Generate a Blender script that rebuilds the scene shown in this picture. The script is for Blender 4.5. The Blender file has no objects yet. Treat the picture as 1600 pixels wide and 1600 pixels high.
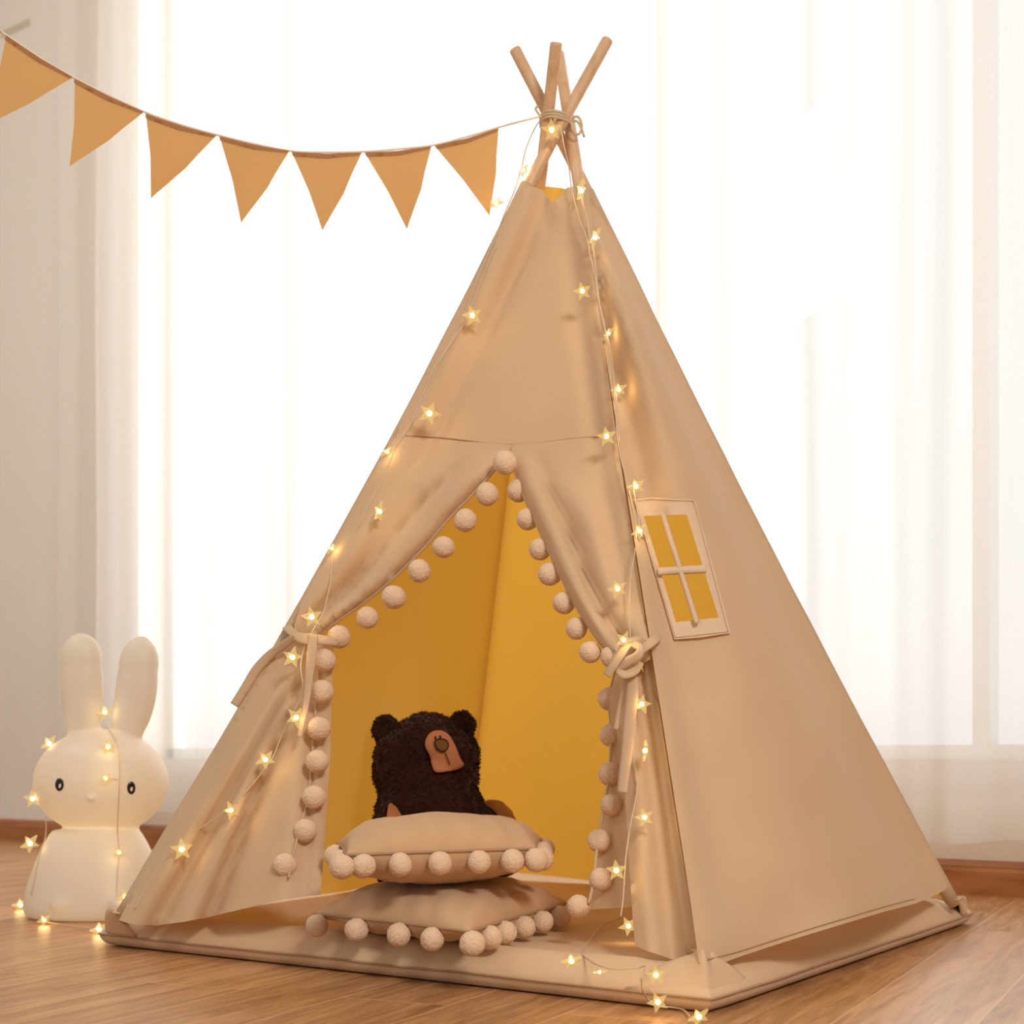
import bpy, bmesh, math, random
from mathutils import Vector, Matrix, Quaternion, noise
from mathutils.geometry import delaunay_2d_cdt
from mathutils.bvhtree import BVHTree

rnd = random.Random(7)
SC = bpy.context.scene
COL = SC.collection
PI = math.pi

# ------------------------------------------------------------------ camera
CAM = Vector((1.459, -2.421, 0.332)); YAW = -0.573; FPX = 2420.8; HOR = 1181.4
FW = Vector((math.sin(YAW), math.cos(YAW), 0)); RT = Vector((math.cos(YAW), -math.sin(YAW), 0)); UP = Vector((0, 0, 1))
cd = bpy.data.cameras.new('camera'); cam = bpy.data.objects.new('camera', cd); COL.objects.link(cam)
cam.matrix_world = Matrix((( RT.x, UP.x, -FW.x, CAM.x), (RT.y, UP.y, -FW.y, CAM.y), (RT.z, UP.z, -FW.z, CAM.z), (0, 0, 0, 1)))
cd.sensor_width = 36; cd.lens = FPX / 1600 * 36; cd.shift_y = (HOR - 800) / 1600; cd.clip_start = .05
cd.dof.use_dof = True; cd.dof.focus_distance = 2.35; cd.dof.aperture_fstop = 6.3
SC.camera = cam

def ray(x, y): return FW + RT * ((x - 800) / FPX) + UP * ((HOR - y) / FPX)
def at(x, y, d): return CAM + ray(x, y) * d
def at_z(x, y, z):
    D = ray(x, y); return CAM + D * ((z - CAM.z) / D.z)
def at_plane(x, y, p0, n):
    D = ray(x, y); return CAM + D * ((p0 - CAM).dot(n) / D.dot(n))
def depth(p): return (p - CAM).dot(FW)
def px(p):
    d = p - CAM; k = d.dot(FW)
    return (800 + FPX * d.dot(RT) / k, HOR - FPX * d.dot(UP) / k)

# ------------------------------------------------------------------ helpers
def lin(r, g, b):
    f = lambda c: c / 12.92 if c <= .04045 else ((c + .055) / 1.055) ** 2.4
    return (f(r / 255), f(g / 255), f(b / 255), 1)

def new_obj(name, me, mat=None, parent=None, smooth=True):
    o = bpy.data.objects.new(name, me); COL.objects.link(o)
    if mat: me.materials.append(mat)
    if smooth:
        me.polygons.foreach_set('use_smooth', [True] * len(me.polygons))
    if parent: set_parent(o, parent)
    return o

def world_loc(o):
    v = Vector((0, 0, 0))
    while o: v += o.location if o.parent is None else Vector((0, 0, 0)); o = o.parent
    return v

def set_parent(o, parent):
    o.parent = parent
    root = parent
    while root.parent: root = root.parent
    off = root.location.copy()
    if parent is root:
        o.matrix_parent_inverse = Matrix.Translation(-off)
    # deeper levels: the parent part sits at the world origin, nothing to undo
    else:
        o.matrix_parent_inverse = Matrix.Translation(-parent.location)

def mesh(name, verts, faces, mat=None, parent=None, smooth=True):
    me = bpy.data.meshes.new(name); me.from_pydata([tuple(v) for v in verts], [], faces); me.update()
    return new_obj(name, me, mat, parent, smooth)

def from_bm(name, bm, mat=None, parent=None, smooth=True):
    me = bpy.data.meshes.new(name); bm.normal_update(); bm.to_mesh(me); bm.free()
    return new_obj(name, me, mat, parent, smooth)

def thing(name, label, cat, loc, group=None):
    o = bpy.data.objects.new(name, None); COL.objects.link(o); o.location = loc
    o.empty_display_size = .05
    return tag(o, label, cat, group)

def tag(o, label, cat, group=None):
    o['label'] = label; o['category'] = cat
    if group: o['group'] = group
    return o

def struct(o, label=None, cat=None):
    o['kind'] = 'structure'
    if label: o['label'] = label
    if cat: o['category'] = cat
    return o

def resample(pts, step, closed=False):
    pts = [Vector(p) for p in pts]
    if closed: pts = pts + [pts[0]]
    out = []
    for a, b in zip(pts[:-1], pts[1:]):
        n = max(1, int(round((b - a).length / step)))
        for i in range(n): out.append(a.lerp(b, i / n))
    if not closed: out.append(pts[-1])
    return out

def catmull(pts, n=6, closed=False):
    P = [Vector(p) for p in pts]; m = len(P); out = []
    segs = m if closed else m - 1
    for i in range(segs):
        if closed: a, b, c, d = P[(i - 1) % m], P[i], P[(i + 1) % m], P[(i + 2) % m]
        else: a, b, c, d = P[max(i - 1, 0)], P[i], P[i + 1], P[min(i + 2, m - 1)]
        for k in range(n):
            t = k / n
            out.append(.5 * ((2 * b) + (c - a) * t + (2 * a - 5 * b + 4 * c - d) * t * t + (3 * b - a - 3 * c + d) * t ** 3))
    if not closed: out.append(P[-1])
    return out

def tube_bm(bm, pts, r, seg=8, caps=True):
    pts = [Vector(p) for p in pts]; n = len(pts)
    rr = r if isinstance(r, (list, tuple)) else [r] * n
    T = []
    for i in range(n):
        t = pts[min(i + 1, n - 1)] - pts[max(i - 1, 0)]; T.append(t.normalized() if t.length > 1e-9 else Vector((0, 0, 1)))
    u = T[0].orthogonal().normalized(); rings = []
    for i in range(n):
        u = (u - T[i] * u.dot(T[i]));
        if u.length < 1e-6: u = T[i].orthogonal()
        u.normalize(); v = T[i].cross(u)
        rings.append([bm.verts.new(pts[i] + (u * math.cos(2 * PI * k / seg) + v * math.sin(2 * PI * k / seg)) * rr[i]) for k in range(seg)])
    for a, b in zip(rings[:-1], rings[1:]):
        for k in range(seg): bm.faces.new((a[k], a[(k + 1) % seg], b[(k + 1) % seg], b[k]))
    if caps:
        bm.faces.new(rings[0][::-1]); bm.faces.new(rings[-1])
    return rings

def tube(name, pts, r, mat, parent=None, seg=8):
    bm = bmesh.new(); tube_bm(bm, pts, r, seg); bmesh.ops.recalc_face_normals(bm, faces=bm.faces[:])
    return from_bm(name, bm, mat, parent)

def box_bm(bm, c, s, rot=None):
    m = Matrix.Translation(c) @ (rot.to_4x4() if rot else Matrix.Identity(4)) @ Matrix.Diagonal((s[0], s[1], s[2], 1))
    return bmesh.ops.create_cube(bm, size=1, matrix=m)['verts']

def sstep(a, b, x):
    t = min(1, max(0, (x - a) / (b - a))); return t * t * (3 - 2 * t)

def inside(p, poly):
    x, y = p[0], p[1]; c = False; j = len(poly) - 1
    for i in range(len(poly)):
        xi, yi = poly[i][0], poly[i][1]; xj, yj = poly[j][0], poly[j][1]
        if (yi > y) != (yj > y) and x < (xj - xi) * (y - yi) / (yj - yi) + xi: c = not c
        j = i
    return c

def dist_line(p, line):
    p = Vector((p[0], p[1])); best = 1e9
    for a, b in zip(line[:-1], line[1:]):
        a = Vector(a[:2]); b = Vector(b[:2]); ab = b - a
        t = max(0, min(1, (p - a).dot(ab) / max(ab.length_squared, 1e-9)))
        best = min(best, (p - a - ab * t).length)
    return best

def cut_sheet(poly, to3d, holes=(), step=14):
    """triangulated sheet bounded by an outline, with an even inner grid; to3d maps the outline's plane into space"""
    poly = [Vector(p) for p in poly]
    b = resample(poly, step, True)
    pts = [Vector(p) for p in b]; edges = [(i, (i + 1) % len(b)) for i in range(len(b))]
    rings = []
    for h in holes:
        r = resample([Vector(p) for p in h], step, True); o = len(pts); pts += r
        edges += [(o + i, o + (i + 1) % len(r)) for i in range(len(r))]; rings.append(h)
    lines = [list(poly) + [poly[0]]] + [list(map(Vector, h)) + [Vector(h[0])] for h in holes]
    x0 = min(p.x for p in poly); x1 = max(p.x for p in poly); y0 = min(p.y for p in poly); y1 = max(p.y for p in poly)
    row = 0; y = y0
    while y < y1:
        x = x0 + (step / 2 if row % 2 else 0)
        while x < x1:
            if inside((x, y), poly) and not any(inside((x, y), h) for h in holes):
                if min(dist_line((x, y), l) for l in lines) > step * .45: pts.append(Vector((x, y)))
            x += step
        y += step * .866; row += 1
    V, _, Fc, *_ = delaunay_2d_cdt(pts, edges, [], 0, 1e-4)
    F = []
    for f in Fc:
        c = sum((V[i] for i in f), Vector((0, 0))) / len(f)
        if inside(c, poly) and not any(inside(c, h) for h in holes): F.append(list(f))
    return [to3d(v.x, v.y) for v in V], F

def sheet(name, poly, to3d, mat, parent, holes=(), step=14):
    V, F = cut_sheet(poly, to3d, holes, step)
    bm = bmesh.new(); vs = [bm.verts.new(v) for v in V]
    for f in F:
        try: bm.faces.new([vs[i] for i in f])
        except ValueError: pass
    bm.normal_update()
    for f in bm.faces:
        if f.normal.dot(CAM - f.calc_center_median()) < 0: f.normal_flip()
    return from_bm(name, bm, mat, parent)

# ------------------------------------------------------------------ materials
class NT:
    def __init__(s, name):
        s.m = bpy.data.materials.new(name); s.m.use_nodes = True
        s.t = s.m.node_tree; s.t.nodes.clear(); s.out = s.n('ShaderNodeOutputMaterial')
    def n(s, kind, **kw):
        q = s.t.nodes.new(kind)
        for k, v in kw.items(): setattr(q, k, v)
        return q
    def l(s, a, b): s.t.links.new(a, b)
    def val(s, node, **kw):
        for k, v in kw.items(): node.inputs[k.replace('_', ' ')].default_value = v
        return node

def coord(g, kind='Object', scale=(1, 1, 1), rot=(0, 0, 0)):
    tc = g.n('ShaderNodeTexCoord'); mp = g.n('ShaderNodeMapping')
    mp.inputs['Scale'].default_value = scale; mp.inputs['Rotation'].default_value = rot
    g.l(tc.outputs[kind], mp.inputs['Vector']); return mp.outputs['Vector']

def fabric(name, col, trans=None, tw=.35, weave=900, rough=.9, bump=.15, wr=.25, var=.06):
    """woven cloth: soft diffuse with a thread bump, broad wrinkles, some light let through"""
    g = NT(name); v = coord(g)
    nz = g.n('ShaderNodeTexNoise'); g.val(nz, Scale=weave, Detail=2.0); g.l(v, nz.inputs['Vector'])
    wv = g.n('ShaderNodeTexNoise'); g.val(wv, Scale=9.0, Detail=3.0, Roughness=.55); g.l(v, wv.inputs['Vector'])
    ad = g.n('ShaderNodeMath', operation='MULTIPLY_ADD'); ad.inputs[1].default_value = .03; g.l(nz.outputs['Fac'], ad.inputs[0]); 
    sc_ = g.n('ShaderNodeMath', operation='MULTIPLY'); sc_.inputs[1].default_value = wr; g.l(wv.outputs['Fac'], sc_.inputs[0]); g.l(sc_.outputs[0], ad.inputs[2])
    bp = g.n('ShaderNodeBump'); g.val(bp, Strength=bump, Distance=.05); g.l(ad.outputs[0], bp.inputs['Height'])
    mixc = g.n('ShaderNodeMix', data_type='RGBA'); 
    mixc.inputs[6].default_value = tuple(c * (1 - var) for c in col[:3]) + (1,); mixc.inputs[7].default_value = tuple(min(1, c * (1 + var)) for c in col[:3]) + (1,)
    g.l(wv.outputs['Fac'], mixc.inputs[0])
    df = g.n('ShaderNodeBsdfPrincipled'); g.val(df, Roughness=rough); df.inputs['Specular IOR Level'].default_value = .15
    df.inputs['Sheen Weight'].default_value = .15; df.inputs['Sheen Roughness'].default_value = .5
    g.l(mixc.outputs[2], df.inputs['Base Color']); g.l(bp.outputs[0], df.inputs['Normal'])
    if trans:
        tr = g.n('ShaderNodeBsdfTranslucent'); tr.inputs['Color'].default_value = trans
        mx = g.n('ShaderNodeMixShader'); mx.inputs[0].default_value = tw
        g.l(df.outputs[0], mx.inputs[1]); g.l(tr.outputs[0], mx.inputs[2]); g.l(mx.outputs[0], g.out.inputs[0])
    else: g.l(df.outputs[0], g.out.inputs[0])
    return g.m

def plain(name, col, rough=.5, spec=.5, metal=0, bump=0, bscale=40):
    g = NT(name); p = g.n('ShaderNodeBsdfPrincipled'); p.inputs['Base Color'].default_value = col
    p.inputs['Roughness'].default_value = rough; p.inputs['Specular IOR Level'].default_value = spec; p.inputs['Metallic'].default_value = metal
    v = coord(g); nz = g.n('ShaderNodeTexNoise'); g.val(nz, Scale=bscale, Detail=4.0); g.l(v, nz.inputs['Vector'])
    mixc = g.n('ShaderNodeMix', data_type='RGBA'); mixc.inputs[6].default_value = tuple(c * .95 for c in col[:3]) + (1,); mixc.inputs[7].default_value = tuple(min(1, c * 1.05) for c in col[:3]) + (1,)
    g.l(nz.outputs['Fac'], mixc.inputs[0]); g.l(mixc.outputs[2], p.inputs['Base Color'])
    if bump:
        b = g.n('ShaderNodeBump'); g.val(b, Strength=bump, Distance=.01); g.l(nz.outputs['Fac'], b.inputs['Height']); g.l(b.outputs[0], p.inputs['Normal'])
    g.l(p.outputs[0], g.out.inputs[0]); return g.m

def wood(name, c1, c2, scale=(30, 30, 2), rough=.45):
    g = NT(name); v = coord(g, scale=scale)
    nz = g.n('ShaderNodeTexNoise'); g.val(nz, Scale=1.5, Detail=6.0, Roughness=.6, Distortion=.4); g.l(v, nz.inputs['Vector'])
    r = g.n('ShaderNodeValToRGB'); r.color_ramp.elements[0].color = c1; r.color_ramp.elements[1].color = c2
    r.color_ramp.elements[0].position = .3; r.color_ramp.elements[1].position = .7
    g.l(nz.outputs['Fac'], r.inputs[0]); p = g.n('ShaderNodeBsdfPrincipled'); p.inputs['Roughness'].default_value = rough
    g.l(r.outputs[0], p.inputs['Base Color'])
    b = g.n('ShaderNodeBump'); g.val(b, Strength=.1, Distance=.002); g.l(nz.outputs['Fac'], b.inputs['Height']); g.l(b.outputs[0], p.inputs['Normal'])
    g.l(p.outputs[0], g.out.inputs[0]); return g.m

def floor_mat():
    g = NT('oak_laminate'); v = coord(g, rot=(0, 0, math.radians(90 - 8)))     # planks run along the mapped x axis
    br = g.n('ShaderNodeTexBrick'); br.offset = .37; br.offset_frequency = 2
    br.inputs['Color1'].default_value = (.2, .2, .2, 1); br.inputs['Color2'].default_value = (.8, .8, .8, 1); br.inputs['Mortar'].default_value = (.5, .5, .5, 1)
    g.val(br, Scale=1.0, Mortar_Size=.0016, Mortar_Smooth=.3, Bias=0.0, Brick_Width=1.21, Row_Height=.165)
    g.l(v, br.inputs['Vector'])
    # grain stretched along the plank, shifted per plank
    sp = g.n('ShaderNodeVectorMath', operation='MULTIPLY'); sp.inputs[1].default_value = (2.2, 26, 1); g.l(v, sp.inputs[0])
    of = g.n('ShaderNodeVectorMath', operation='MULTIPLY_ADD'); of.inputs[1].default_value = (9, 17, 0); g.l(br.outputs['Color'], of.inputs[0]); g.l(sp.outputs[0], of.inputs[2])
    n1 = g.n('ShaderNodeTexNoise'); g.val(n1, Scale=1.0, Detail=8.0, Roughness=.62, Distortion=1.1); g.l(of.outputs[0], n1.inputs['Vector'])
    n2 = g.n('ShaderNodeTexNoise'); g.val(n2, Scale=4.5, Detail=5.0, Roughness=.7, Distortion=.5); g.l(of.outputs[0], n2.inputs['Vector'])
    av = g.n('ShaderNodeMix', data_type='FLOAT'); av.inputs[0].default_value = .4; g.l(n1.outputs['Fac'], av.inputs[2]); g.l(n2.outputs['Fac'], av.inputs[3])
    pl = g.n('ShaderNodeMath', operation='MULTIPLY_ADD'); pl.inputs[1].default_value = .13; g.l(br.outputs['Color'], pl.inputs[0]); g.l(av.outputs[0], pl.inputs[2])
    r = g.n('ShaderNodeValToRGB'); e = r.color_ramp.elements
    e[0].position = .40; e[0].color = lin(132, 90, 54); e[1].position = .67; e[1].color = lin(200, 152, 106)
    q = r.color_ramp.elements.new(.54); q.color = lin(172, 124, 80)
    g.l(pl.outputs[0], r.inputs[0])
    gap = g.n('ShaderNodeMix', data_type='RGBA'); gap.inputs[7].default_value = lin(208, 164, 116); g.l(br.outputs['Fac'], gap.inputs[0]); g.l(r.outputs[0], gap.inputs[6])
    p = g.n('ShaderNodeBsdfPrincipled'); g.val(p, Roughness=.33); p.inputs['Specular IOR Level'].default_value = .35
    g.l(gap.outputs[2], p.inputs['Base Color'])
    rr = g.n('ShaderNodeMath', operation='MULTIPLY_ADD'); rr.inputs[1].default_value = .2; rr.inputs[2].default_value = .26; g.l(n2.outputs['Fac'], rr.inputs[0]); g.l(rr.outputs[0], p.inputs['Roughness'])
    b = g.n('ShaderNodeBump'); g.val(b, Strength=.12, Distance=.003); g.l(av.outputs[0], b.inputs['Height']); g.l(b.outputs[0], p.inputs['Normal'])
    g.l(p.outputs[0], g.out.inputs[0]); return g.m

def sheer_mat():
    g = NT('white_voile'); tp = g.n('ShaderNodeBsdfTransparent'); tl = g.n('ShaderNodeBsdfTranslucent'); df = g.n('ShaderNodeBsdfDiffuse')
    v = coord(g, scale=(1, 1, 1)); nz = g.n('ShaderNodeTexNoise'); g.val(nz, Scale=400.0, Detail=2.0); g.l(v, nz.inputs['Vector'])
    tl.inputs[0].default_value = (.93, .92, .90, 1); df.inputs[0].default_value = (.86, .84, .80, 1); tp.inputs[0].default_value = (1, .99, .97, 1)
    a = g.n('ShaderNodeMixShader'); a.inputs[0].default_value = .5; g.l(tl.outputs[0], a.inputs[1]); g.l(df.outputs[0], a.inputs[2])
    b = g.n('ShaderNodeMixShader'); fr = g.n('ShaderNodeMath', operation='MULTIPLY_ADD'); fr.inputs[1].default_value = .06; fr.inputs[2].default_value = .40
    g.l(nz.outputs['Fac'], fr.inputs[0]); g.l(fr.outputs[0], b.inputs[0]); g.l(tp.outputs[0], b.inputs[1]); g.l(a.outputs[0], b.inputs[2])
    g.l(b.outputs[0], g.out.inputs[0]); return g.m

def glow(name, col, strength):
    g = NT(name); e = g.n('ShaderNodeEmission'); e.inputs[0].default_value = col; e.inputs[1].default_value = strength
    g.l(e.outputs[0], g.out.inputs[0]); return g.m

def star_mat():
    g = NT('clear_star_plastic'); e = g.n('ShaderNodeEmission'); e.inputs[0].default_value = (1, .66, .22, 1); e.inputs[1].default_value = .95
    tp = g.n('ShaderNodeBsdfTransparent'); tp.inputs[0].default_value = (1, .95, .85, 1)
    gl = g.n('ShaderNodeBsdfGlossy'); gl.inputs['Roughness'].default_value = .15
    fr = g.n('ShaderNodeLayerWeight'); fr.inputs[0].default_value = .35
    a = g.n('ShaderNodeMixShader'); g.l(fr.outputs['Facing'], a.inputs[0]); g.l(tp.outputs[0], a.inputs[1]); g.l(gl.outputs[0], a.inputs[2])
    b = g.n('ShaderNodeMixShader'); b.inputs[0].default_value = .42; g.l(a.outputs[0], b.inputs[1]); g.l(e.outputs[0], b.inputs[2])
    g.l(b.outputs[0], g.out.inputs[0]); return g.m

def glass_mat():
    g = NT('window_glass'); tp = g.n('ShaderNodeBsdfTransparent'); gl = g.n('ShaderNodeBsdfGlossy'); gl.inputs['Roughness'].default_value = .02
    a = g.n('ShaderNodeMixShader'); a.inputs[0].default_value = .05; g.l(tp.outputs[0], a.inputs[1]); g.l(gl.outputs[0], a.inputs[2]); g.l(a.outputs[0], g.out.inputs[0]); return g.m

def lamp_shell():
    g = NT('milky_lamp_shell'); p = g.n('ShaderNodeBsdfPrincipled'); p.inputs['Base Color'].default_value = (.76, .71, .64, 1); p.inputs['Roughness'].default_value = .42
    v = coord(g); nz = g.n('ShaderNodeTexNoise'); g.val(nz, Scale=60.0); g.l(v, nz.inputs['Vector'])
    b = g.n('ShaderNodeBump'); g.val(b, Strength=.02, Distance=.002); g.l(nz.outputs['Fac'], b.inputs['Height']); g.l(b.outputs[0], p.inputs['Normal'])
    tl = g.n('ShaderNodeBsdfTranslucent'); tl.inputs[0].default_value = (.94, .86, .72, 1)
    a = g.n('ShaderNodeMixShader'); a.inputs[0].default_value = .45; g.l(p.outputs[0], a.inputs[1]); g.l(tl.outputs[0], a.inputs[2]); g.l(a.outputs[0], g.out.inputs[0]); return g.m

CANVAS = fabric('beige_canvas', lin(217, 187, 150), (.80, .52, .25, 1), .22)
CANVAS_BACK = fabric('backlit_canvas', lin(205, 160, 96), (.92, .50, .06, 1), .47, wr=.35)  # same canvas as CANVAS, with the yellow backlight worked into its colours
TRIM = fabric('beige_cotton_tape', lin(216, 184, 148), (.8, .55, .3, 1), .15)
WINTRIM = fabric('pale_cotton_trim', lin(226, 198, 166), (.8, .55, .3, 1), .15)
SEAM = fabric('stitched_seam', lin(176, 138, 102))
MATCLOTH = fabric('mat_cotton', lin(217, 183, 145), wr=.3, bump=.2)
CUSH = fabric('cushion_cotton', lin(204, 166, 126), wr=.3, bump=.25)
POM = fabric('pompom_wool', lin(232, 198, 164), weave=260, bump=.2, wr=.4, var=.12)
BUNT = fabric('mustard_linen', lin(204, 152, 92), (.80, .50, .20, 1), .25, weave=500)
BUNT_HEM = fabric('mustard_hem', lin(176, 124, 84), (.6, .35, .15, 1), .15)
CORD = fabric('cotton_cord', lin(236, 224, 204), weave=1500)
LASH = fabric('lashing_rope', lin(206, 182, 150), weave=1500, bump=.4)
POLE = wood('pale_pine', lin(196, 154, 112), lin(222, 184, 144))
WIREM = plain('pale_wire', lin(206, 182, 152), .4)
STARM = star_mat(); LED = glow('warm_led', (1, .78, .40, 1), 9)
FUR = fabric('brown_plush', lin(54, 25, 14), weave=300, bump=.8, wr=.5, rough=1, var=.3)
MUZ = fabric('tan_felt', lin(188, 124, 84)); NOSE = fabric('olive_nose_felt', lin(120, 80, 40)); DARK = fabric('dark_thread', lin(28, 16, 12))
BACKC = fabric('beige_plush_back', lin(176, 128, 84), weave=300)
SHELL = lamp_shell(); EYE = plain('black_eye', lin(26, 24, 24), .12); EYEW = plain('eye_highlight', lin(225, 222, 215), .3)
WALLM = plain('warm_wall_paint', lin(233, 226, 215), .85, .2, bump=.05, bscale=120)
CEIL = plain('white_ceiling_paint', lin(238, 234, 226), .9, .2)
FRAMEM = plain('white_window_frame', lin(228, 226, 222), .4)
BASEM = wood('baseboard_wood', lin(150, 92, 50), lin(178, 118, 70), scale=(2, 30, 30), rough=.35)
SHEER = sheer_mat(); GLASS = glass_mat(); FLOORM = floor_mat()
TAPE = plain('pale_tape', lin(206, 196, 176), .6)

# ------------------------------------------------------------------ room (a frame turned a few degrees against the tent)
RA = math.radians(-5.2); RX = Vector((math.cos(RA), math.sin(RA), 0)); RY = Vector((-math.sin(RA), math.cos(RA), 0))
W0 = Vector((-1.5, 1.462, 0))                        # a point at the foot of the window wall
RROT = Matrix.Rotation(RA, 3, 'Z')
def room(x, y, z): return W0 + RX * x + RY * y + UP * z
def on_wall(pxx, pyy, y=0.):
    p = at_plane(pxx, pyy, W0 + RY * y, RY) - W0
    return p.dot(RX), p.z
XL, XR, ZC = -3.2, 7.0, 3.7
wx0 = on_wall(217, 700)[0]; wx1 = on_wall(1600, 700)[0] + .35; wz0, wz1 = .325, 3.45
def rbox(bm, x0, x1, y0, y1, z0, z1):
    return box_bm(bm, room((x0 + x1) / 2, (y0 + y1) / 2, (z0 + z1) / 2), (x1 - x0, y1 - y0, z1 - z0), RROT)
bm = bmesh.new(); rbox(bm, XL, XR, -5.2, .0, -.06, 0); struct(from_bm('floor', bm, FLOORM, smooth=False), 'honey brown oak laminate floor planks', 'floor')
bm = bmesh.new(); rbox(bm, XL, XR, -5.2, .22, ZC, ZC + .06); struct(from_bm('ceiling', bm, CEIL, smooth=False), 'white ceiling', 'ceiling')
bm = bmesh.new()
rbox(bm, XL, wx0, 0, .22, 0, ZC); rbox(bm, wx1, XR, 0, .22, 0, ZC); rbox(bm, wx0, wx1, 0, .22, 0, wz0); rbox(bm, wx0, wx1, 0, .22, wz1, ZC)
struct(from_bm('wall_back', bm, WALLM, smooth=False), 'warm off-white painted wall around the curtained window', 'wall')
bm = bmesh.new(); rbox(bm, XL - .1, XL, -5.2, .22, 0, ZC); struct(from_bm('wall_left', bm, WALLM, smooth=False), 'warm off-white side wall', 'wall')
bm = bmesh.new(); rbox(bm, XR, XR + .1, -5.2, .22, 0, ZC); struct(from_bm('wall_right', bm, WALLM, smooth=False), 'warm off-white side wall', 'wall')
# baseboard with a moulded top
prof = [(0, 0), (-.016, 0), (-.016, .058), (-.013, .066), (-.013, .070), (-.009, .078), (-.004, .084), (0, .084)]
V = []; F = []
for x in (XL, XR): V += [room(x, a, b) for a, b in prof]
n = len(prof)
F = [[i, (i + 1) % n, n + (i + 1) % n, n + i] for i in range(n)] + [list(range(n))[::-1], list(range(n, 2 * n))]
o = mesh('baseboard_back', V, F, BASEM, smooth=False); struct(o, 'brown wooden baseboard along the window wall', 'baseboard')
V = []
for y in (0, -5.2): V += [room(XL - a, y, b) for a, b in prof]
o = mesh('baseboard_left', V, [f[::-1] for f in F], BASEM, smooth=False); struct(o, 'brown wooden baseboard along the side wall', 'baseboard')
# window: frame, mullions, panes
win = bpy.data.objects.new('window_1', None); COL.objects.link(win); win.location = room((wx0 + wx1) / 2, .16, wz0)
struct(win, 'wide bright window behind the sheer curtains', 'window')
bm = bmesh.new(); y0, y1 = .13, .19; w = .035
rbox(bm, wx0, wx0 + w, y0, y1, wz0, wz1); rbox(bm, wx1 - w, wx1, y0, y1, wz0, wz1); rbox(bm, wx0, wx1, y0, y1, wz0, wz0 + w); rbox(bm, wx0, wx1, y0, y1, wz1 - w, wz1)
from_bm('window_frame', bm, FRAMEM, win, False)
ms = [on_wall(464, 700, .16)[0], on_wall(1043, 700, .16)[0], on_wall(1540, 700, .16)[0]]
xs = [wx0 + w] + ms + [wx1 - w]
for m in ms:
    bm = bmesh.new(); rbox(bm, m - .022, m + .022, y0, y1, wz0 + w, wz1 - w); from_bm('mullion', bm, FRAMEM, win, False)
for a, b in zip(xs[:-1], xs[1:]):
    V = [room(a - .01, .16, wz0 + w - .01), room(b + .01, .16, wz0 + w - .01), room(b + .01, .16, wz1 - w + .01), room(a - .01, .16, wz1 - w + .01)]
    mesh('pane', V, [[0, 1, 2, 3]], GLASS, win, False)
# sheer curtains
def curtain(name, xa, xb, yoff, seed, label, z0):
    n = int((xb - xa) / .008); zs = [z0 + (ZC - .03 - z0) * (k / 16) ** 1.0 for k in range(17)]
    V = []; F = []
    r = random.Random(seed); ph = [r.uniform(0, 6.28) for _ in range(6)]
    for k, z in enumerate(zs):
        h = 1 - (z - z0) / (ZC - z0)
        for i in range(n + 1):
            x = xa + (xb - xa) * i / n
            s = x + .02 * math.sin(x * 3.1 + ph[0])
            y = .024 * math.sin(s * 2 * PI / .27 + ph[1]) + .007 * math.sin(s * 2 * PI / .113 + ph[2] + h * .8) + .014 * math.sin(s * 2 * PI / .61 + ph[3])
            y *= .75 + .35 * h
            V.append(room(x + .006 * math.sin(z * 3 + ph[4] + x * 9), yoff + y, z - (.006 * math.sin(x * 21 + ph[5]) if k == 0 else 0)))
    for k in range(16):
        for i in range(n):
            a = k * (n + 1) + i; F.append([a, a + 1, a + n + 2, a + n + 1])
    o = mesh(name, V, F, SHEER); tag(o, label, 'curtain', 'sheer curtains at the window')
    # deeper hem band, a part of the panel
    V = []; F = []
    for k in range(2):
        for i in range(n + 1):
            base = Vector(o.data.vertices[k * (n + 1) + i].co); 
            if k: base = Vector(o.data.vertices[i].co).lerp(base, .45)
            V.append(base - RY * .004)
    for i in range(n): F.append([i, i + 1, n + 2 + i, n + 1 + i])
    hb = mesh('hem', V, F, SHEER, o)
    return o
ca = on_wall(94, 800, -.12)[0]; cb = on_wall(1056, 800, -.12)[0]; cc = on_wall(1034, 800, -.17)[0]
curtain('sheer_curtain', ca, cb, -.11, 3, 'white sheer curtain behind the rabbit lamp and the bunting', .135)
curtain('sheer_curtain', cc, wx1 + .2, -.155, 5, 'white sheer curtain behind the right side of the tent', .135)
# strip of tape on the wall at the upper left
x0, z0 = on_wall(2, 42); x1, z1 = on_wall(48, 46)
bm = bmesh.new(); vs = box_bm(bm, room((x0 + x1) / 2, -.0015, (z0 + z1) / 2), (abs(x1 - x0), .003, .028), RROT)
bmesh.ops.bevel(bm, geom=bm.edges[:], offset=.001, segments=1, affect='EDGES')
bmesh.ops.subdivide_edges(bm, edges=bm.edges[:], cuts=3)
for v_ in bm.verts: v_.co.z += .006 * noise.noise(v_.co * 30)
tag(from_bm('adhesive_tape', bm, TAPE, smooth=False), 'pale strip of tape stuck on the wall at the upper left', 'tape')

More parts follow.
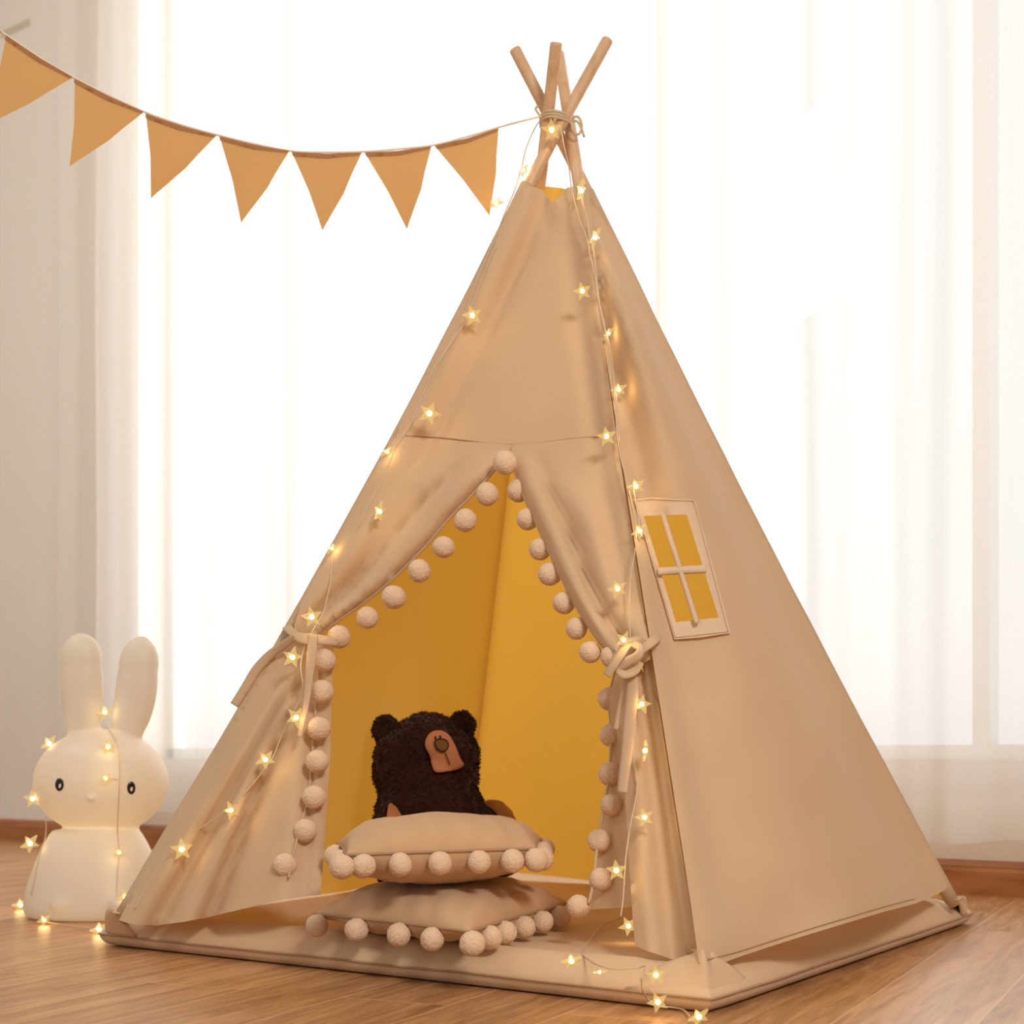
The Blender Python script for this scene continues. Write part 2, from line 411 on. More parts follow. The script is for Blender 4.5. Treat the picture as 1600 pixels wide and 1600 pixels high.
# ------------------------------------------------------------------ tent skeleton
ZM = .05
FL = at_z(188, 1440, ZM); FF = at_z(1095, 1512, ZM); FR = at_z(1491, 1415, ZM); FB = at_z(720, 1366, ZM)
DA = depth((FL + FF + FR + FB) / 4)
def through(foot, p, d, top_px_y):
    q = at(p[0], p[1], d); lo, hi = 1., 1.6
    for _ in range(40):
        m = (lo + hi) / 2
        if px(foot + (q - foot) * m)[1] > top_px_y: lo = m
        else: hi = m
    return foot + (q - foot) * lo
TL = through(FL, (873.5, 200), DA - .015, 62); TR = through(FR, (867.5, 200), DA + .030, 76)
TB = through(FB, (854, 200), DA + .0, 66); TF = through(FF, (891, 200), DA + .014, 84)
AP = at(870, 195, DA)
TENT = thing('teepee_tent', 'beige canvas play teepee with pom-pom trimmed door and yellow lit inside', 'tent', Vector((0, 0, ZM)))
RP = .0108
BOW = {}
def PC(a, b, s):
    p = a.lerp(b, s); k = BOW.get(tuple(a), 0)
    if k:
        c = (FL + FF + FR + FB) / 4 - a; c.z = 0; p = p + c.normalized() * k * math.sin(PI * min(1, s / .86))
    return p
BOW[tuple(FL)] = .0215; BOW[tuple(FR)] = .012
for a, b in ((FL, TL), (FF, TF), (FR, TR), (FB, TB)):
    dn = (b - a).normalized(); L = (b - a).length
    pts = [a - dn * .0] + [PC(a, b, k / 24) for k in range(1, 24)] + [b - dn * .004, b - dn * .001, b]
    tube('pole', pts, [RP] * 25 + [RP * .93, RP * .7], POLE, TENT, 20)
def pole_at_y(a, b, y, par=False):
    lo, hi = 0., 1.
    for _ in range(40):
        m = (lo + hi) / 2
        if px(PC(a, b, m))[1] > y: lo = m
        else: hi = m
    return PC(a, b, lo) if not par else lo
# sewn sleeves round the poles
def sleeve(a, b, y0, y1, r0, r1):
    p = pole_at_y(a, b, y0, True); q = pole_at_y(a, b, y1, True); n = 40
    pts = [PC(a, b, p + (q - p) * k / n) for k in range(n + 1)]
    rr = [r0 + (r1 - r0) * k / n + .0012 * noise.noise(Vector((k * .35, r0 * 90, a.x * 9))) for k in range(n + 1)]
    return tube('pole_sleeve', pts, rr, CANVAS, TENT, 18)
sleeve(FL, TL, 1432, 291, .0155, .0145); sleeve(FF, TF, 1504, 297, .0165, .015); sleeve(FR, TR, 1408, 300, .0125, .012)

def nrm(a, b, c, toward):
    n = (b - a).cross(c - a).normalized(); return n if n.dot(toward) > 0 else -n
NF = nrm(FL, FF, AP, CAM - FL); NR = nrm(FF, FR, AP, Vector((1, 0, 0)))
NBL = nrm(FL, FB, AP, Vector((-1, 0, 0))); NBR = nrm(FB, FR, AP, Vector((0, 1, 0)))
def front(x, y, o=0.): return at_plane(x, y, FL + NF * o, NF)
def right(x, y, o=0.): return at_plane(x, y, FF + NR * o, NR)
def nz2(x, y, s, k=0): return noise.noise(Vector((x / s, y / s, k)))
def xl(y): return 188 + .5534 * (1440 - y) + 20 * math.sin(PI * max(0, min(1, (1440 - y) / 1378 / .86)))
def xf(y): return 905 + .1555 * (y - 290)
def xr(y): return 805 + .513 * (y - 78) - 11 * math.sin(PI * max(0, min(1, (1416 - y) / 1340 / .86)))

# ---- upper front panel
def off_front(x, y):
    a, b = xl(y), xf(y); w = max(30, b - a); u = (x - a) / w
    o = .010 + .004 * nz2(x, y, 90) - .010 * sstep(.14, .28, u) * sstep(1., .86, u)
    dl = x - a
    o += .012 * math.exp(-((dl - 4) / 20) ** 2)                       # cloth wraps over the left pole
    o -= .015 * math.exp(-((dl - 48 - .012 * (y - 300)) / 17) ** 2) * sstep(320, 420, y)
    df = b - x
    o += .006 * math.exp(-((df - 8) / 14) ** 2) - .010 * math.exp(-((df - 34) / 13) ** 2) * sstep(330, 450, y)
    # gathered notch at the top
    o += .012 * math.exp(-((x - 866) / 9) ** 2 - ((y - 322) / 22) ** 2) - .012 * math.exp(-((x - 852) / 8) ** 2 - ((y - 325) / 26) ** 2)
    o += .008 * math.exp(-((x - 884) / 6) ** 2 - ((y - 318) / 24) ** 2)
    return o
seam_y = lambda x: 680 + 14 * math.exp(-((x - 800) / 90) ** 2) 
top = [(822, 291), (835, 293), (846, 296), (853, 304), (859, 313), (864, 316), (869, 312), (874, 307), (880, 300), (886, 293), (897, 292), (905, 294)]
bot = [(x, seam_y(x) + 6) for x in (964, 940, 900, 860, 830, 800, 770, 740, 700, 660, 632, 617)]
sheet('front_panel', top + [(935, 480)] + bot + [(xl(k) - 12, k) for k in (660, 600, 540, 480, 420, 360, 310)], lambda x, y: front(x, y, off_front(x, y)), CANVAS, TENT, step=11)
fp = TENT.children[-1]
tube('seam', [front(x, y + 1, off_front(x, y) + .001) for x, y in resample([(x, seam_y(x)) for x in range(634, 960, 14)], 8)], .0012, SEAM, fp, 6)

# ---- door flaps
L_EDGE = [(796, 704), (770, 738), (735, 776), (700, 812), (668, 850), (635, 884), (600, 917), (560, 948), (525, 972), (500, 992)]
L_CREASE = [(772, 712), (735, 745), (690, 790), (640, 838), (590, 886), (540, 940), (500, 985)]
def off_lu(x, y):
    a = xl(y); d = dist_line((x, y), L_EDGE); w = 46 - 20 * sstep(800, 985, y)
    o = .012 + .004 * nz2(x, y, 60, 2)
    o += .027 * math.sin(PI * min(1, d / w)) ** .8 * sstep(700, 760, y) - .016 * math.exp(-((d - w) / 7) ** 2) * sstep(700, 780, y)
    o += .016 * math.exp(-((d - w * 1.75) / (w * .45)) ** 2) * sstep(705, 800, y) - .006 * math.exp(-((d - w * 2.7) / 12) ** 2) * sstep(760, 900, y)
    o += .012 * math.exp(-((x - a - 4) / 20) ** 2) - .013 * math.exp(-((x - a - 52) / 16) ** 2) * sstep(960, 900, y)
    return o
flapL = sheet('door_flap', [(617, 684), (640, 682), (700, 688), (760, 692), (800, 695)] + L_EDGE + [(480, 1000), (460, 994), (460, 975), (xl(940) - 12, 940), (xl(900) - 12, 900), (xl(850) - 12, 850), (xl(800) - 12, 800), (xl(750) - 12, 750), (xl(710) - 12, 710)],
              lambda x, y: front(x, y, off_lu(x, y)), CANVAS, TENT, step=10)
R_EDGE = [(798, 704), (806, 742), (818, 775), (835, 812), (852, 850), (872, 893), (893, 935), (915, 972), (936, 1003), (952, 1022)]
def off_ru(x, y):
    d = dist_line((x, y), R_EDGE); w = 40 - 12 * sstep(800, 1000, y)
    o = .010 + .003 * nz2(x, y, 60, 4)
    o += .027 * math.sin(PI * min(1, d / w)) ** .8 * sstep(700, 770, y) - .016 * math.exp(-((d - w) / 7) ** 2) * sstep(700, 800, y)
    o += .018 * math.exp(-((d - w * 1.9) / (w * .5)) ** 2) * sstep(720, 820, y)
    df = xf(y) - x
    o += .006 * math.exp(-((df - 8) / 14) ** 2) - .006 * math.exp(-((df - 36) / 14) ** 2)
    return o
flapR = sheet('door_flap', [(800, 695), (840, 692), (900, 685), (962, 680), (xf(800) - 2, 800), (xf(900) - 2, 900), (xf(1000) - 2, 1000), (xf(1030) - 4, 1030), (990, 1044), (965, 1040)] + R_EDGE[::-1],
              lambda x, y: front(x, y, off_ru(x, y)), CANVAS, TENT, step=10)
# lower left: cloth fans out from the tie to the hem
TIE = (492, 1000)
def off_ll(x, y):
    dx, dy = x - TIE[0], y - TIE[1]; r = math.hypot(dx, dy); th = math.degrees(math.atan2(-dx, max(dy, 1e-3)))
    k = sstep(10, 200, r) * 1.3 + .5
    o = .006 + .003 * nz2(x, y, 50, 7)
    for c, wd, h in ((33, 3.0, .020), (28.5, 1.6, -.010), (25, 2.6, .019), (20.5, 1.5, -.016), (16, 4, .006), (8, 5, .010), (2.5, 2, -.004)):
        o += h * math.exp(-((th - c) / wd) ** 2) * k
    o += .03 * sstep(60, 500, r) * math.exp(-((th - 10) / 12) ** 2)      # belly of the hanging flap
    o -= .02 * sstep(498, 512, x) * sstep(1050, 1200, y)
    return o
PL = [(506, 1014), (503, 1080), (498, 1138), (494, 1190), (489, 1246), (474, 1300), (462, 1350), (458, 1372)]
lowL = sheet('door_flap', [(460, 985), (472, 992), (505, 998), (521, 1004), (519, 1080), (516, 1180), (509, 1290), (501, 1398), (480, 1400), (430, 1408), (380, 1420), (330, 1432), (290, 1440), (245, 1446), (205, 1444), (186, 1438),
              (xl(1350) - 12, 1350), (xl(1250) - 12, 1250), (xl(1150) - 12, 1150), (xl(1060) - 10, 1060)], lambda x, y: front(x, y, off_ll(x, y)), CANVAS, TENT, step=11)
# lower right: front piece and the turned in piece
def off_lr(x, y):
    u = (x - (965 + .07 * (y - 1040))) / max(20, xf(y) - (965 + .07 * (y - 1040)))
    return .004 + .003 * nz2(x, y, 50, 9) + .018 * math.exp(-((u - .22) / .2) ** 2) - .014 * math.exp(-((u - .62) / .16) ** 2) + .012 * sstep(.75, 1., u)
lowR = sheet('door_flap', [(968, 1040), (1000, 1040), (xf(1100) - 2, 1100), (xf(1300) - 2, 1300), (xf(1500) - 2, 1500), (xf(1506), 1507), (1060, 1502), (1030, 1492), (1008, 1485), (992, 1477), (989, 1440), (984, 1370), (979, 1280), (974, 1190), (968, 1110)],
             lambda x, y: front(x, y, off_lr(x, y)), CANVAS, TENT, step=10)
PR = [(962, 1050), (952, 1092), (955, 1147), (952, 1209), (944, 1258), (934, 1314), (928, 1374), (920, 1412)]
turn = sheet('door_flap', [(960, 1035), (978, 1045), (985, 1200), (990, 1300), (992, 1416), (960, 1419), (921, 1421)] + PR[::-1],
             lambda x, y: front(x, y, -.03 - .055 * sstep(1040, 1200, y) + .03 * (x - 925) / 60 + .004 * nz2(x, y, 40, 5)), CANVAS, TENT, step=10)

# pom-pom trims
def pom_mesh(seed):
    bm = bmesh.new(); bmesh.ops.create_icosphere(bm, subdivisions=5, radius=1)
    for v in bm.verts:
        c = v.co.copy(); s = Vector((seed * 7.3, seed, 2))
        r = 1 + .035 * noise.noise(c * 1.6 + s) + .05 * noise.noise(c * 30 + s)
        v.co = c * (r + rnd.uniform(-.03, .03))
    me = bpy.data.meshes.new('pom_pom'); bm.to_mesh(me); bm.free(); me.materials.append(POM)
    me.polygons.foreach_set('use_smooth', [True] * len(me.polygons)); return me
POMS = [pom_mesh(k) for k in range(4)]
pk = 0
def pom(p, r, parent):
    global pk
    o = bpy.data.objects.new('pom_pom', POMS[pk % 4]); COL.objects.link(o); pk += 1
    o.location = p; s = r * rnd.uniform(.97, 1.03); o.scale = (s, s * rnd.uniform(.94, 1.04), s * rnd.uniform(.94, 1.03)); o.rotation_euler = (rnd.uniform(0, 6), rnd.uniform(0, 6), rnd.uniform(0, 6))
    set_parent(o, parent); return o
def pom_px(x, y, rpx, o, parent):
    p = front(x, y, o); return pom(p, rpx * depth(p) / FPX, parent)
pom_px(789, 723, 19, .035, flapL)
for x, y in ((761, 772), (727, 813), (693, 855), (655, 892), (615, 933), (574, 965), (530, 995)): pom_px(x, y, 18, .016, flapL)
for x, y in ((506, 1032), (503, 1081), (498, 1138), (496, 1190), (491, 1246), (477, 1298), (445, 1352)): pom_px(x, y, 18.5, .03 if y < 1310 else .045, lowL)
for x, y in ((810, 767), (825, 811), (844, 858), (859, 897), (881, 942), (901, 982), (922, 1019), (956, 1026)): pom_px(x, y, 17.5, .0 if y < 1010 else .012, flapR)
for x, y in ((952, 1092), (955, 1149), (953, 1209), (956, 1258), (936, 1314), (939, 1374), (904, 1416)): pom_px(x, y, 18, -.06, turn)
tube('trim_cord', [front(x, y, .016) for x, y in catmull(L_EDGE, 4)], .0022, TRIM, flapL, 6)
tube('trim_cord', [front(x, y, .008) for x, y in catmull(R_EDGE, 4)], .0022, TRIM, flapR, 6)
tube('trim_cord', [front(x - 7, y, off_ll(x - 7, y) + .006) for x, y in catmull(PL, 4)], .002, TRIM, lowL, 6)
tube('trim_cord', [front(x, y, -.055) for x, y in catmull(PR, 4)], .0025, TRIM, turn, 6)

# ribbons
def ribbon(name, pts, wpx, fn, parent, mat=None, tw=0.):
    P = catmull([Vector(p[:2]) for p in pts], 6); O = [p[2] for p in catmull([Vector((p[2], 0, 0)) for p in pts], 6)] if 0 else None
    offs = catmull([Vector((p[2], 0)) for p in pts], 6); n = len(P); ws = wpx if isinstance(wpx, (list, tuple)) else [wpx, wpx]
    V = []; F = []
    for i in range(n):
        t = (P[min(i + 1, n - 1)] - P[max(i - 1, 0)]).normalized(); q = Vector((-t.y, t.x)); f = i / (n - 1) * (len(ws) - 1); k = min(int(f), len(ws) - 2); w = ws[k] + (ws[k + 1] - ws[k]) * (f - k)
        for s in (-1, -.5, 0, .5, 1): V.append(fn(P[i].x + q.x * w * s / 2, P[i].y + q.y * w * s / 2, offs[i].x + tw * s + .0015 * (1 - s * s)))
    for i in range(n - 1):
        for k in range(4): a = i * 5 + k; F.append([a, a + 1, a + 6, a + 5])
    o = mesh(name, V, F, mat or TRIM, parent); m = o.modifiers.new('thickness', 'SOLIDIFY'); m.thickness = .0015; m.offset = 0
    return o
TIEO = .045
ribbon('door_tie', [(447, 978, .0), (452, 984, .03), (468, 996, .05), (487, 998, .055), (508, 1000, .045), (528, 1003, .02)], [14, 14, 16, 14, 12], front, TENT, tw=.004)
ribbon('door_tie', [(489, 992, .058), (487, 1020, .06), (483, 1060, .058), (478, 1100, .056), (472, 1130, .054), (468, 1152, .053)], [15, 14, 11, 9, 7], front, TENT)
ribbon('door_tie', [(462, 995, .05), (440, 1010, .03), (420, 1025, .02), (400, 1047, .015), (385, 1072, .01), (366, 1102, .008)], [12, 13, 14, 14, 13], front, TENT, tw=.004)
# bow on the right
ribbon('door_tie', [(950, 1035, .045), (975, 1030, .07), (1000, 1015, .07), (1021, 1001, .05), (1030, 995, .01)], [10, 14, 15, 12], front, TENT, tw=.004)
ribbon('door_tie', [(948, 1056, .085), (958, 1040, .09), (970, 1022, .09), (981, 1006, .085), (996, 1001, .075), (1004, 1006, .06)], [11, 13, 14, 14, 13], front, TENT, tw=.003)
ribbon('door_tie', [(985, 1004, .08), (1000, 1012, .088), (997, 1024, .09), (982, 1034, .088), (968, 1044, .085), (976, 1053, .083), (992, 1047, .08), (1000, 1034, .076)], [11, 13, 15, 15, 14, 13], front, TENT, tw=.003)
ribbon('door_tie', [(988, 1050, .075), (988, 1075, .07), (984, 1120, .06), (980, 1170, .055), (975, 1210, .052), (972, 1238, .05)], [14, 20, 20, 17, 15], front, TENT)
ribbon('door_tie', [(980, 1050, .07), (976, 1075, .06), (968, 1110, .05), (962, 1140, .045)], [9, 9, 8], front, TENT)

# ---- right side panel with a window
def off_right(x, y):
    a, b = xf(y), xr(y); u = max(0, min(1, (x - a) / max(10, b - a)))
    o = .004 + .10 * (sstep(-.1, .6, u) * (1 - sstep(.72, 1.0, u))) * sstep(290, 520, y)
    o += .013 * math.exp(-(u / .10) ** 2) + .013 * sstep(.82, 1, u)
    o += .004 * nz2(x, y, 120, 3) + .006 * sstep(1380, 1500, y) * math.sin(x * .035)
    return o
R3 = lambda x, y, d=0.: right(x, y, off_right(x, y) + d)
WO = [(1004, 804), (1075, 802), (1125, 967), (1055, 974)]
rp = sheet('side_panel', [(909, 296), (920, 300), *[(xr(k) + 9.5 * sstep(305, 360, k), k) for k in range(320, 1400, 60)], (xr(1384) + 7, 1384), (1476, 1391), (1455, 1402), (1430, 1412), (1380, 1425), (1320, 1443), (1260, 1461), (1200, 1480), (1150, 1497), (1112, 1511), (1100, 1509), (1092, 1503),
            (xf(1400), 1400), (xf(1200), 1200), (xf(1000), 1000), (xf(800), 800), (xf(600), 600), (xf(400), 400)], R3, CANVAS, TENT, holes=[WO], step=11)
tube('seam', [R3(x, y - 5, .001) for x, y in catmull([(1102, 1505), (1150, 1493), (1200, 1477), (1260, 1458), (1320, 1440), (1380, 1422), (1430, 1409)], 6)], .0008, SEAM, rp, 5)
fr = sheet('window_frame', [(990, 780), (1018, 777), (1086, 781), (1142, 989), (1095, 996), (1054, 999)], lambda x, y: R3(x, y, .003), WINTRIM, TENT, holes=[[(1006, 806), (1073, 804), (1123, 965), (1056, 972)]], step=8)
def bar(p, q, w):
    p, q = Vector(p), Vector(q)
    ribbon('muntin', [(*p.lerp(q, k / 4), .006) for k in range(5)], [w, w], R3, fr, WINTRIM)
bar((1028, 893), (1103, 889), 12); bar((1035, 802), (1089, 974), 8)
for ln in ([(992, 783), (1018, 780), (1084, 783)], [(1084, 783), (1138, 987)], [(1138, 987), (1055, 996)], [(1055, 996), (992, 783)]):
    tube('seam', [R3(x, y, .0035) for x, y in resample(ln, 6)], .0006, TRIM, fr, 5)

# ---- back panels (their inner side is what the door shows)
def back_sheet(A0, A1, B0, B1, n, ytop, gap, sag):
    V = []; F = []; N = 40; M = 30
    inw = lambda f: ((FL + FF + FR + FB) / 4 - f).normalized() * .028
    sa = pole_at_y(A0, A1, ytop, True); sb = pole_at_y(B0, B1, ytop, True)
    for j in range(M + 1):
        t = j / M
        p = PC(A0, A1, gap + (sa - gap) * t) + inw(A0) * (1 if A0 == FB else .2); q = PC(B0, B1, gap + (sb - gap) * t) + inw(B0) * (1 if B0 == FB else .2)
        for i in range(N + 1):
            s = i / N; k = 4 * s * (1 - s)
            V.append(p.lerp(q, s) + n * (-sag * k * (1 - t) + .006 * noise.noise(Vector((s * 3, t * 4, sag * 100))) * k * 2) + Vector((0, 0, .004 * math.sin(s * 9) * (1 - t) ** 8)))
    for j in range(M):
        for i in range(N): a = j * (N + 1) + i; F.append([a, a + 1, a + N + 2, a + N + 1])
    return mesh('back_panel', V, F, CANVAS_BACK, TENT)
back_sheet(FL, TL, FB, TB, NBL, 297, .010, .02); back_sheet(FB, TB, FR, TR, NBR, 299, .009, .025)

# ---- lashing at the crossing
pts = []
for k in range(3 * 24 + 1):
    a = k / 24 * 2 * PI; c = at(868, 190 + 4.6 * (k / 24 - 1.5), DA + .006)
    pts.append(c + RT * (math.cos(a) * .0275) + FW * (math.sin(a) * .037) + UP * (.002 * math.sin(a * 2)))
lash = tube('lashing', pts, .0026, LASH, TENT, 8)
for c in ([(893, 186, -.03), (900, 182, -.035), (906, 186, -.037), (909, 198, -.038), (905, 209, -.038), (898, 208, -.037), (894, 198, -.036), (893, 190, -.034)],
          [(893, 188, -.03), (902, 190, -.036), (908, 200, -.037), (913, 214, -.036)], [(846, 184, -.03), (841, 177, -.032), (837, 170, -.03), (840, 166, -.025)]):
    tube('lashing_bow', catmull([at(x, y, DA + d) for x, y, d in c], 6), .0022, LASH, lash, 8)

# ------------------------------------------------------------------ padded floor mat
ML = at_z(150, 1474, .004); MF = at_z(1113, 1583, .004); MR = at_z(1523, 1440, .004); MB = ML + MR - MF
cen = (ML + MF + MR + MB) / 4
MAT = thing('floor_mat', 'beige padded square floor mat under the teepee', 'mat', Vector((cen.x, cen.y, 0)))
def mat_xy(u, v):
    p = ML.lerp(MF, u).lerp(MB.lerp(MR, u), v)
    e = math.hypot(min(u, 1 - u), min(v, 1 - v)); return p + (cen - p) * .007 * sstep(.075, 0, e)
def mat_z(u, v, topside=True):
    ex = min(u, 1 - u) * 1.24; ey = min(v, 1 - v) * 1.24; e = min(ex, ey)
    k = math.sqrt(max(0, 1 - (1 - min(1, e / .055)) ** 2)); c = sstep(0, .16, math.hypot(ex, ey))
    h = .028 + .018 * c + .012 * c * math.exp(-((e - .05) / .035) ** 2)
    w = .003 * noise.noise(Vector((u * 9, v * 9, 1))) + .0025 * noise.noise(Vector((u * 22, v * 22, 4))) * sstep(.12, .0, e)
    return .020 + (h * .65 + w) * k if topside else .020 - .019 * math.sqrt(max(0, 1 - (1 - min(1, e / .02)) ** 2))
V = []; F = []
us = sorted(set([round(.5 - .5 * math.cos(PI * k / 90), 6) for k in range(91)]))
n = len(us)
for top_ in (True, False):
    for v in us:
        for u in us:
            p = mat_xy(u, v); e = min(min(u, 1 - u), min(v, 1 - v))
            inw = .010 * math.sin(PI * u) * (sstep(.05, 0, v) - sstep(.95, 1, v)); p = p + (MB - ML).normalized() * inw * .6
            V.append(Vector((p.x, p.y, max(.0012, mat_z(u, v, top_)))))
for s in range(2):
    for j in range(n - 1):
        for i in range(n - 1):
            a = s * n * n + j * n + i; q = [a, a + 1, a + n + 1, a + n]; F.append(q if s == 0 else q[::-1])
bm = bmesh.new(); vs = [bm.verts.new(v) for v in V]
for f in F: bm.faces.new([vs[i] for i in f])
bmesh.ops.remove_doubles(bm, verts=bm.verts[:], dist=.0004); bmesh.ops.recalc_face_normals(bm, faces=bm.faces[:])
from_bm('mat_pad', bm, MATCLOTH, MAT)
ring = []
for a, b, c, d in ((0, 0, 1, 0), (1, 0, 1, 1), (1, 1, 0, 1), (0, 1, 0, 0)):
    for k in range(24):
        t = k / 24; u = a + (c - a) * t; v = b + (d - b) * t; p = mat_xy(u, v); p = p + (MB - ML).normalized() * .006 * math.sin(PI * u) * (1 if v == 0 else -1 if v == 1 else 0)
        o = (p - cen).normalized() * .0015; ring.append(Vector((p.x + o.x, p.y + o.y, .0205 + .002 * noise.noise(Vector((u * 8, v * 8, 3))))))
ring.append(ring[0]); tube('piping', ring, .0017, SEAM, MAT, 8)
# corner pockets holding the pole ends
def pocket(M, foot, nb1, nb2, s=1.):
    V = []; F = []; N = 14
    e1 = (nb1 - M).normalized(); e2 = (nb2 - M).normalized(); L = .135 * s
    tip = Vector((foot.x, foot.y, foot.z + .022 * s * s))
    A = M + e1 * L; B = M + e2 * L; dc = (M - cen).normalized()
    for j in range(N + 1):
        t = j / N
        for i in range(N + 1):
            s_ = i / N
            base = A * (1 - s_) ** 2 + (M + dc * .012) * 2 * s_ * (1 - s_) + B * s_ ** 2; base = base.lerp(M + dc * -.012, .62 * math.sin(PI * s_) ** 1.5)
            edge = Vector((base.x, base.y, .022))
            p = edge.lerp(tip, t ** .85)
            bul = math.sin(PI * t) ** .8 * (.022 + .006 * math.sin(s_ * 14 + t * 5)) * s; 
            p = p + (dc * .5 + Vector((0, 0, 1))) * bul * math.sin(PI * (.12 + .76 * s_))
            if t > .93: p = p + ((Vector((math.cos(s_ * 2 * PI), math.sin(s_ * 2 * PI), 0))) * .013)
            V.append(p)
    for j in range(N):
        for i in range(N): a = j * (N + 1) + i; F.append([a, a + 1, a + N + 2, a + N + 1])
    o = mesh('corner_pocket', V, F, MATCLOTH, MAT); m = o.modifiers.new('thickness', 'SOLIDIFY'); m.thickness = .003
pocket(MF, FF, ML, MR, 1.0); pocket(ML, FL, MF, MB, .8); pocket(MR, FR, MF, MB, .7); pocket(MB, FB, ML, MR, .8)

# ------------------------------------------------------------------ cushions
def cushion(label, c, th_up, th_dn, poms, rpom, pinch=.05, tone=None):
    """c: four seam corners in order; poms: list of (edge parameter along the outline 0..4)"""
    ctr = sum(c, Vector()) / 4
    root = thing('cushion', label, 'cushion', Vector((ctr.x, ctr.y, min(p.z for p in c) - th_dn)), 'pom-pom cushions in the tent')
    N = 40
    def out(u, v):
        p = c[0].lerp(c[1], u).lerp(c[3].lerp(c[2], u), v)
        q = p.lerp(ctr, 0)
        a, b = 2 * u - 1, 2 * v - 1
        k = pinch * ((1 - a * a) * abs(b) ** 3 + (1 - b * b) * abs(a) ** 3)
        return p + (ctr - p) * k
    def hgt(u, v):
        a, b = abs(2 * u - 1), abs(2 * v - 1)
        return max(0, (1 - a ** 2.6) * (1 - b ** 2.6)) ** .47
    V = []; F = []
    us = [.5 - .5 * math.cos(PI * k / N) for k in range(N + 1)]; n = N + 1
    for s in (1, -1):
        for v in us:
            for u in us:
                h = hgt(u, v); p = out(u, v)
                w = .004 * noise.noise(Vector((u * 5, v * 5, s + ctr.z * 20))) * h
                cr = .0025 * math.sin(40 * (u + .3 * v)) * (1 - h) * h * 4
                V.append(p + UP * ((th_up if s > 0 else -th_dn) * h + (w + cr) * s))
    for s in range(2):
        for j in range(N):
            for i in range(N):
                a = s * n * n + j * n + i; q = [a, a + 1, a + n + 1, a + n]; F.append(q if s == 0 else q[::-1])
    bm = bmesh.new(); vs = [bm.verts.new(v) for v in V]
    for f in F: bm.faces.new([vs[i] for i in f])
    bmesh.ops.remove_doubles(bm, verts=bm.verts[:], dist=.0003); bmesh.ops.recalc_face_normals(bm, faces=bm.faces[:])
    from_bm('cover', bm, tone or CUSH, root)
    def rim(t):
        t %= 4; k = int(t); f = t - k
        u, v = ((f, 0), (1, f), (1 - f, 1), (0, 1 - f))[k]; return out(u, v)
    rp = [rim(t * 4 / 80) + (rim(t * 4 / 80) - ctr).normalized() * .001 for t in range(81)]
    tube('piping', rp, .0022, SEAM, root, 6)
    for t in poms:
        p = rim(t); d = (p - ctr); d.z = 0; d.normalize()
        pom(p + d * rpom * .55 - UP * rpom * .95, rpom, root)
    return root
zs = .089
c = [at_z(492, 1428, zs), at_z(733, 1456, zs), at_z(888, 1411, zs)]; c.append(c[0] + c[2] - c[1])
cushion('lower beige cushion lying flat on the mat, one pom-pom corner toward the camera', c, .052, .037, [.05, .3, .57, .78, 1.02, 1.18, 1.32, 1.5, 1.68, 1.86, 2.1, 2.4, 2.7, 3.0, 3.3, 3.65], .0172, .04)
pA = at(541, 1336, 2.19); pB = at(838, 1326, 2.30); e = pB - pA; side = Vector((-e.y, e.x, 0)).normalized() * .33 
c = [pA, pB, pB + FW * .27 + RT * .012, pA + FW * .29 - RT * .045]
zmean = (pA.z + pB.z) / 2
cushion('upper beige cushion stacked in front of the brown bear', c, .051, .055, [-.08, .0, .1, .28, .48, .68, .85, .97, 1.06, 1.3, 1.6, 2.0, 2.4, 2.8, 3.2, 3.6], .0172, .03)

# ------------------------------------------------------------------ blobs fused into one skin
def blob_mesh(balls, voxel, extra=None):
    bm = bmesh.new()
    for (c, r, q) in balls:
        m = Matrix.Translation(c) @ (q.to_matrix().to_4x4() if q else Matrix.Identity(4)) @ Matrix.Diagonal((r[0], r[1], r[2], 1))
        bmesh.ops.create_icosphere(bm, subdivisions=4, radius=1, matrix=m)
    if extra: extra(bm)
    me = bpy.data.meshes.new('t'); bm.to_mesh(me); bm.free()
    o = bpy.data.objects.new('t', me); COL.objects.link(o)
    m = o.modifiers.new('r', 'REMESH'); m.mode = 'VOXEL'; m.voxel_size = voxel
    s = o.modifiers.new('s', 'SMOOTH'); s.factor = .5; s.iterations = 10
    bpy.context.view_layer.update()
    dg = bpy.context.evaluated_depsgraph_get()
    res = bpy.data.meshes.new_from_object(o.evaluated_get(dg))
    bpy.data.objects.remove(o); return res
def bvh_of(me): return BVHTree.FromPolygons([v.co for v in me.vertices], [list(p.vertices) for p in me.polygons])
def on_surf(bvh, x, y, lift, fallback):
    D = ray(x, y).normalized(); h = bvh.ray_cast(CAM, D)
    if h[0] is None: return at(x, y, fallback)
    return h[0] - D * lift

# bear: plush leaning in the back corner
BD = 2.98; bs = BD / FPX
def bp(x, y, dd=0.): return at(x, y, BD + dd)
Qb = Quaternion(UP, -YAW * -1)
def be(x, y, rx, ry, rd, dd=0.): return (bp(x, y, dd), (rx * bs, rd, ry * bs), Matrix((RT, FW, UP)).transposed().to_quaternion())
bear_balls = [be(630, 1184, 45, 46, .075), be(705, 1182, 44, 48, .078), be(668, 1162, 56, 48, .085, -.005), be(668, 1215, 80, 60, .085), be(630, 1205, 46, 60, .07),
              be(672, 1270, 86, 70, .10), be(655, 1330, 74, 56, .105), be(715, 1310, 72, 62, .10), be(745, 1335, 62, 48, .09), be(612, 1320, 34, 66, .08, -.03), be(664, 1395, 66, 40, .09, -.01)]
me = blob_mesh(bear_balls, .0045); bearb = bvh_of(me)
foot = bp(668, 1384)
BEAR = thing('plush_bear', 'dark brown plush bear with tan muzzle sitting behind the cushions', 'plush toy', Vector((foot.x, foot.y, .05)))
minz = min(v.co.z for v in me.vertices)
